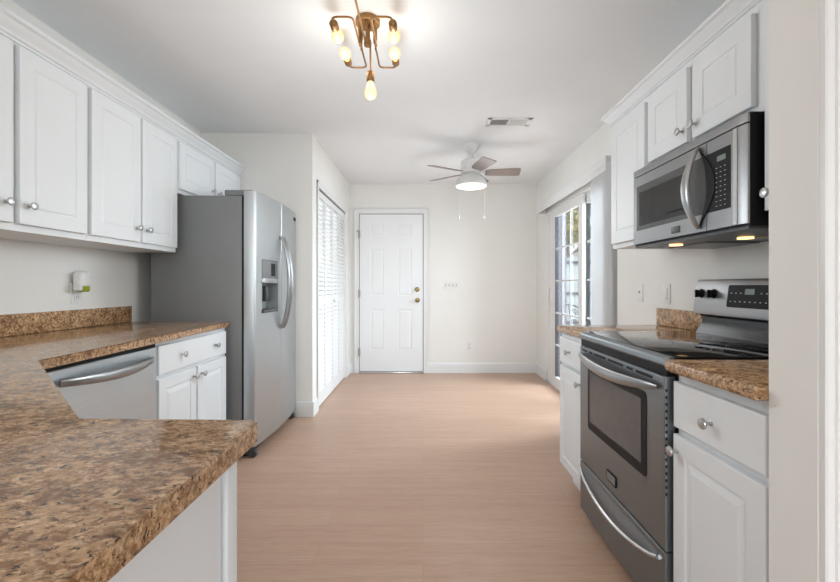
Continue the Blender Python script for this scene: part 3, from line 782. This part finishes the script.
bm = bmesh.new(); pts = []
for k in range(25):
    s = k/24; b_ = math.sin(PI*s); pts.append((1.020-.044*b_**.8, 1.592+.012*b_, 1.343+s*.298))
tube(bm, pts, [.006+.020*math.sin(PI*k/24)**.7 for k in range(25)], 12, r2=.007, up=(0, 1, 0)); finish('handle', bm, M['steel_bar'], mdoor, smooth=50)
pl('bright_edge_strip', M['steel_hi'], mcp, PM, [(1.402, 1.331), (1.420, 1.331), (1.420, 1.646), (1.402, 1.646)], -.002, .002)  # brighter steel strip beside the rounded near edge
bx('underside', M['darkgrey'], mw, 1.036, XK-.01, MY0+.005, MY1-.005, 1.312, 1.3215)
bx('grease_filter', M['midgrey'], mw, 1.24, 1.38, 1.42, 1.68, 1.306, 1.312); bx('grease_filter', M['midgrey'], mw, 1.16, 1.38, 1.76, 2.03, 1.306, 1.312)
for xx, yy in ((1.20, 1.60), (1.10, 1.87)):
    bm = bmesh.new(); lathe(bm, [(.0, 0), (.026, 0), (.026, .006), (0, .006)], (xx, yy, 1.305), n=20); finish('work_light', bm, M['worklamp'], mw, smooth=40)

# ------------------------------------------------------------------ refrigerator
FY0, FY1, FZ0, FZ1 = 2.808, 3.705, .078, 1.752
fr = thing('refrigerator', (-1.45, 3.25, 0), 'stainless side-by-side refrigerator with grey side and ice dispenser', 'refrigerator')
bx('body', M['fridgeside'], fr, -1.780, -1.186, FY0+.004, FY1-.004, .025, 1.722, bev=.004)
bx('door_gasket', M['black'], fr, -1.1865, -1.1695, FY0+.010, FY1-.010, .09, 1.715)
bx('kick_grille', M['black'], fr, -1.1855, -1.150, FY0+.02, FY1-.02, .012, .070)
def fcurve(y): t_ = (y-(FY0+FY1)/2)/((FY1-FY0)/2); return -1.098+.030*(1-t_*t_)
def fridge_door(y0, y1, hole=None):
    bm = bmesh.new(); N = 16
    ys = [y0+(y1-y0)*k/N for k in range(N+1)]
    zs = [FZ0, FZ1]
    if hole:
        ys = sorted(set([round(v, 5) for v in ys if not (hole[0]-.012 < v < hole[1]+.012)] + [hole[0], hole[1]])); zs = [FZ0, hole[2], hole[3], FZ1]
    def X(y):
        e = min(y-y0, y1-y, .012)/.012
        return fcurve(y) - .010*(1-math.sqrt(max(0, 1-(1-e)**2)))
    ys = sorted(set(ys+[y0+.003, y0+.007, y0+.012, y1-.003, y1-.007, y1-.012]))
    for i in range(len(ys)-1):
        for j in range(len(zs)-1):
            if hole and ys[i] >= hole[0]-1e-6 and ys[i+1] <= hole[1]+1e-6 and j == 1: continue
            bm.faces.new([bm.verts.new(v) for v in ((X(ys[i]), ys[i], zs[j]), (X(ys[i+1]), ys[i+1], zs[j]), (X(ys[i+1]), ys[i+1], zs[j+1]), (X(ys[i]), ys[i], zs[j+1]))])
    for z in (zs[0], zs[-1]):
        bm.faces.new([bm.verts.new((X(y), y, z)) for y in ys] + [bm.verts.new((-1.170, y1, z)), bm.verts.new((-1.170, y0, z))])
    for y in (y0, y1):
        for j in range(len(zs)-1): bm.faces.new([bm.verts.new(v) for v in ((X(y), y, zs[j]), (X(y), y, zs[j+1]), (-1.170, y, zs[j+1]), (-1.170, y, zs[j]))])
    bm.faces.new([bm.verts.new(v) for v in ((-1.170, y0, FZ0), (-1.170, y1, FZ0), (-1.170, y1, FZ1), (-1.170, y0, FZ1))])
    if hole:
        a, b, c, d = hole; q = -1.155
        for quad in (((X(a), a, c), (X(a), a, d), (q, a, d), (q, a, c)), ((X(b), b, c), (X(b), b, d), (q, b, d), (q, b, c)), ((X(a), a, c), (X(b), b, c), (q, b, c), (q, a, c)), ((X(a), a, d), (X(b), b, d), (q, b, d), (q, a, d)), ((q, a, c), (q, b, c), (q, b, d), (q, a, d))):
            bm.faces.new([bm.verts.new(v) for v in quad])
    return finish('door', bm, M['steel_z'], fr, smooth=40)
HO = (2.900, 3.170, .945, 1.312)
seam = 3.243
fd = fridge_door(FY0, seam-.003, HO); fd2 = fridge_door(seam+.003, FY1)
bm = bmesh.new(); box(bm, -1.154, -1.083, HO[0]+.001, HO[1]-.001, 1.185, HO[3]-.001, .002); dsp = finish('dispenser_panel', bm, M['midgrey'], fd, smooth=40)
bx('dispenser_screen', M['black'], fd, -1.0835, -1.0815, HO[0]+.17, HO[1]-.02, 1.20, HO[3]-.02)
bx('dispenser_ledge', M['steel_z'], fd, -1.154, -1.070, HO[0]+.001, HO[1]-.001, 1.150, 1.184, bev=.004)
bx('dispenser_cavity', M['midgrey'], fd, -1.1545, -1.150, HO[0]+.002, HO[1]-.002, HO[2]+.002, 1.15)
bx('drip_tray', M['darkgrey'], fd, -1.154, -1.075, HO[0]+.004, HO[1]-.004, HO[2]+.001, HO[2]+.022, bev=.003)
for yy in (2.98, 3.09): bx('dispenser_paddle', M['darkgrey'], fd, -1.150, -1.118, yy-.022, yy+.022, 1.02, 1.13, bev=.006)
for sgn, dpar in ((-1, fd), (1, fd2)):
    bm = bmesh.new(); pts = []; y_ = seam+sgn*.030
    for k in range(29):
        s = k/28; b_ = math.sin(PI*s); pts.append((fcurve(y_)+.006+.062*b_**.65, y_+sgn*.002, .815+s*(1.500-.815)))
    tube(bm, pts, [.010+.004*math.sin(PI*k/28) for k in range(29)], 12, r2=.011, up=(0, 1, 0)); finish('handle', bm, M['steel_bar'], dpar, smooth=50)
bx('badge', M['black'], fd2, fcurve(3.63)-.004, fcurve(3.63)+.004, 3.60, 3.665, 1.680, 1.708, bev=.002)
bx('hinge_cover', M['midgrey'], fr, -1.30, -1.115, FY0+.005, FY0+.08, 1.723, 1.760, bev=.006)
bx('hinge_cover', M['midgrey'], fr, -1.30, -1.115, FY1-.08, FY1-.005, 1.723, 1.760, bev=.006)
for yy in (FY0+.035, FY1-.035):
    bm = bmesh.new(); lathe(bm, [(.024, 0), (.027, .004), (.027, .032), (.024, .036)], (-1.120, yy-.018, .027), 'y', 20); finish('foot_roller', bm, M['darkgrey'], fr, smooth=40)
    bx('foot_bracket', M['darkgrey'], fr, -1.17, -1.125, yy-.02, yy+.02, .02, .062, bev=.003)

# ------------------------------------------------------------------ wall plates
def outlet(name, P, kind, u, v, label, sw=None, w_=.07, h=.115):
    t = thing(name, P(u, v-h/2, 0), label, 'outlet' if sw is None else 'light switch' if sw else 'jack plate')
    pl('cover_plate', M['plate'], t, P, rrect(u-w_/2, u+w_/2, v-h/2, v+h/2, .004), 0, .006, .002)
    return t
P_ = facing('-y', YB)
t = outlet('wall_outlet', P_, '-y', .61, .355, 'white duplex outlet low on the back wall')
for dv in (-.02, .02):
    pl('socket', M['plate'], t, P_, rrect(.593, .627, .355+dv-.014, .355+dv+.014, .010), .006, .009)
    for du in (-.006, .006): pl('slot', M['darkgrey'], t, P_, [(.61+du-.0015, .355+dv-.005), (.61+du+.0015, .355+dv-.005), (.61+du+.0015, .355+dv+.005), (.61+du-.0015, .355+dv+.005)], .009, .0095)
t = outlet('light_switch', P_, '-y', .365, 1.14, 'white four-gang toggle switch plate beside the entry door', True, .21)
for k in range(4):
    u = .365+(k-1.5)*.046
    pl('toggle', M['plate'], t, P_, [(u-.005, 1.132), (u+.005, 1.132), (u+.004, 1.152), (u-.004, 1.152)], .006, .016, .001)
    pl('toggle_slot', M['midgrey'], t, P_, rrect(u-.007, u+.007, 1.126, 1.156, .002), .006, .0066)
PK = facing('-x', XK)
t = outlet('light_switch', PK, '-x', 2.485, 1.085, 'white rocker switch plate on the wall above the granite backsplash', True, .076, .118)
pl('rocker', M['white'], t, PK, rrect(2.468, 2.502, 1.050, 1.118, .003), .006, .010, .001)
t = outlet('jack_plate', PK, '-x', 2.79, 1.085, 'white blank plate with one small dark jack, past the rocker switch', False, .076, .118)
bm = bmesh.new(); lathe(bm, [(.006, 0), (.006, .004), (0, .004)], PK(2.79, 1.09, .006), '-x', 12); finish('jack', bm, M['darkgrey'], t)
PL = facing('+x', XL)
t = outlet('wall_outlet', PL, '+x', 2.365, 1.088, 'white duplex outlet on the left wall above the backsplash')
pl('socket', M['plate'], t, PL, rrect(2.347, 2.383, 1.052, 1.082, .010), .006, .009)
for du in (-.006, .006): pl('slot', M['darkgrey'], t, PL, [(2.365+du-.0015, 1.063), (2.365+du+.0015, 1.063), (2.365+du+.0015, 1.073), (2.365+du-.0015, 1.073)], .009, .0095)
af = thing('air_freshener', (XL+.01, 2.36, 1.095), 'white plug-in air freshener with green gel in the left wall outlet', 'air freshener')
bm = bmesh.new(); box(bm, XL+.012, XL+.070, 2.318, 2.398, 1.122, 1.212, .022, 5); finish('housing', bm, M['white'], af, smooth=60)
bm = bmesh.new(); box(bm, XL+.0065, XL+.03, 2.345, 2.385, 1.097, 1.14, .006, 2); finish('plug', bm, M['white'], af, smooth=60)
bm = bmesh.new(); box(bm, XL+.020, XL+.066, 2.330, 2.388, 1.098, 1.134, .010, 4); finish('gel_refill', bm, M['green'], af, smooth=60)
bm = bmesh.new(); box(bm, XL+.030, XL+.071, 2.306, 2.330, 1.104, 1.136, .010, 4); finish('front_lobe', bm, M['white'], af, smooth=60)

# ------------------------------------------------------------------ ceiling vent
t = thing('ceiling_vent', (.69, 3.46, ZC), 'white rectangular air vent flush in the ceiling', 'vent')
bm = bmesh.new(); x0, x1, y0, y1 = .515, .865, 3.385, 3.545
for a in ((x0, x1, y0, y0+.022), (x0, x1, y1-.022, y1), (x0, x0+.03, y0, y1), (x1-.03, x1, y0, y1), (.683, .697, y0, y1)): box(bm, *a, ZC-.008, ZC-.0005, .002, 1)
finish('frame', bm, M['white'], t)
bx('duct', M['darkgrey'], t, x0+.02, x1-.02, y0+.015, y1-.015, ZC-.0025, ZC-.0005)
for a, b, ang in ((x0+.03, .683, 1), (.697, x1-.03, -1)):
    bm = bmesh.new(); n = 14
    for k in range(n):
        x = a+(b-a)*(k+.5)/n; d = .0030*ang
        prism(bm, [(x-d-.0006, ZC-.0085), (x-d+.0006, ZC-.0085), (x+d+.0006, ZC-.0025), (x+d-.0006, ZC-.0025)], y0+.022, y1-.022, axis='y')
    finish('louvre', bm, M['white'], t)

# ------------------------------------------------------------------ ceiling fan
fx, fy = .452, 4.04
fan = thing('ceiling_fan', (fx, fy, ZC), 'white ceiling fan with five short blades and a drum light', 'ceiling fan')
bm = bmesh.new(); lathe(bm, [(.080, 0), (.080, .012), (.062, .045), (.034, .075), (.020, .085)], (fx, fy, ZC-.0005), '-z', 28); finish('canopy', bm, M['white'], fan, smooth=40)
bm = bmesh.new(); lathe(bm, [(.018, .08), (.018, .10), (.032, .125), (.034, .13)], (fx, fy, ZC), '-z', 20); finish('downrod', bm, M['white'], fan, smooth=40)
bm = bmesh.new(); lathe(bm, [(.034, .125), (.070, .135), (.094, .155), (.098, .18), (.098, .235), (.094, .245), (.098, .255), (.096, .270), (.06, .275), (.06, .30)], (fx, fy, ZC), '-z', 32); finish('motor_housing', bm, M['white'], fan, smooth=40)
bm = bmesh.new(); lathe(bm, [(.060, .295), (.100, .300), (.120, .315), (.140, .350), (.145, .372), (.145, .388), (.138, .392)], (fx, fy, ZC), '-z', 36); lk = finish('light_kit', bm, M['white'], fan, smooth=40)
bm = bmesh.new(); lathe(bm, [(.137, .385), (.137, .393), (.10, .402), (.05, .407), (0, .408)], (fx, fy, ZC), '-z', 36); finish('light_lens', bm, M['fanlens'], lk, smooth=60)
for k in range(5):
    a = math.radians(-76+72*k); zb = ZC-.262
    Rz = Matrix.Rotation(a, 3, 'Z'); Rx = Matrix.Rotation(math.radians(-14), 3, 'X')
    T = lambda v: Vector((fx, fy, zb)) + Rz @ (Rx @ Vector(v))
    bm = bmesh.new(); ol = [(.13, -.045), (.18, -.058), (.42, -.068), (.448, -.064), (.455, -.053), (.455, .053), (.448, .064), (.42, .068), (.18, .058), (.13, .045)]
    lo = [bm.verts.new(T((x, y, -.003))) for x, y in ol]; hi = [bm.verts.new(T((x, y, .003))) for x, y in ol]
    bm.faces.new(lo[::-1]); bm.faces.new(hi)
    for i in range(len(ol)): bm.faces.new((lo[i], lo[(i+1) % len(ol)], hi[(i+1) % len(ol)], hi[i]))
    bl = finish('blade', bm, M['blade'], fan)
    bm = bmesh.new(); box(bm, .06, .19, -.016, .016, .003, .008)
    for v in bm.verts: v.co = T(v.co)
    finish('blade_bracket', bm, M['white'], bl)
for dx, dy in ((-.118, -.02), (.118, -.02)):
    bm = bmesh.new(); z = ZC-.385
    while z > 1.79: bmesh.ops.create_icosphere(bm, subdivisions=1, radius=.0021, matrix=Matrix.Translation((fx+dx, fy+dy-.03, z))); z -= .0062
    tube(bm, [(fx+dx, fy+dy-.03, ZC-.385), (fx+dx, fy+dy-.03, 1.785)], .0007, 5)
    c_ = finish('pull_chain', bm, M['chain'], fan)
    bm = bmesh.new(); lathe(bm, [(.002, 0), (.004, .006), (.0075, .022), (.006, .034), (0, .037)], (fx+dx, fy+dy-.03, 1.788), '-z', 12); finish('pull_fob', bm, M['plate'], c_, smooth=50)
lamp('fan_fill', 'POINT', (fx, fy, 1.76), 7, (.90, .965, 1), radius=.3)  # unseen fill lamp added in mid-air below the fan

# ------------------------------------------------------------------ brass ceiling light
lx, ly, lz = -.275, 2.14, 2.335
cl = thing('ceiling_light', (lx, ly, ZC), 'brass six-arm ceiling light with clear glowing filament bulbs', 'ceiling light')
bm = bmesh.new(); lathe(bm, [(.060, 0), (.060, .022), (.055, .026), (.0, .026)], (lx, ly, ZC-.0005), '-z', 36); finish('canopy', bm, M['brass'], cl, smooth=40)
bm = bmesh.new(); lathe(bm, [(.012, .02), (.012, .10), (.018, .105), (.020, .120), (.018, .130), (0, .130)], (lx, ly, ZC), '-z', 20); finish('hub', bm, M['brass'], cl, smooth=40)
for dx, dy in ((-.04, -.03), (.04, -.03), (-.04, .03), (.04, .03), (0, -.04)):
    bm = bmesh.new(); lathe(bm, [(.008, 0), (.008, .06), (.0055, .07), (.0045, .115)], (lx+dx*.9, ly+dy, ZC-.02), '-z', 12); finish('stem', bm, M['brass'], cl, smooth=40)
SOCK = [(.007, 0), (.017, .006), (.0195, .012), (.0195, .050), (.017, .056)]
BULB = [(.014, 0), (.016, .012), (.023, .032), (.029, .052), (.0305, .064), (.027, .077), (.018, .088), (.007, .093), (0, .094)]
def arm(path, bdir, rad=.028):
    s = {'y': Vector((0, 1, 0)), '-y': Vector((0, -1, 0)), '-z': Vector((0, 0, -1))}[bdir]
    path = [Vector(p) for p in path]
    bm = bmesh.new(); tube(bm, roundpath(path, rad), .0048, 10); a_ = finish('arm', bm, M['brass'], cl, smooth=50)
    e = path[-1]
    bm = bmesh.new(); lathe(bm, SOCK, e-s*.004, bdir, 20); finish('socket', bm, M['brass'], a_, smooth=40)
    bm = bmesh.new(); lathe(bm, BULB, e+s*.046, bdir, 24); finish('bulb', bm, M['bulb'], a_, smooth=60)
    lamp('bulb_light', 'POINT', e+s*.125+Vector((0, 0, -.06)), .32, (1, .92, .82), radius=.035)
for sx in (-1, 1):
    arm([(lx+sx*.041, ly+.02, lz), (lx+sx*.041, ly-.215, lz), (lx+sx*.136, ly-.215, lz), (lx+sx*.136, ly-.175, lz)], 'y')
    arm([(lx+sx*.036, ly-.02, lz), (lx+sx*.036, ly+.232, lz), (lx+sx*.128, ly+.232, lz), (lx+sx*.128, ly+.195, lz)], '-y')
arm([(lx+.012, ly, lz+.02), (lx+.014, ly, 2.23), (lx+.014, ly, 2.197)], '-z', .005)
lamp('ceiling_light_fill', 'POINT', (lx, ly, 1.52), 11.5, (.90, .965, 1), radius=.22)  # added soft lamp, unseen, well below the fixture to even out the room
arm([(lx-.012, ly+.02, lz+.012), (lx-.012, ly-.3, lz+.012), (lx-.012, ly-.40, lz+.012)], '-y', .01)
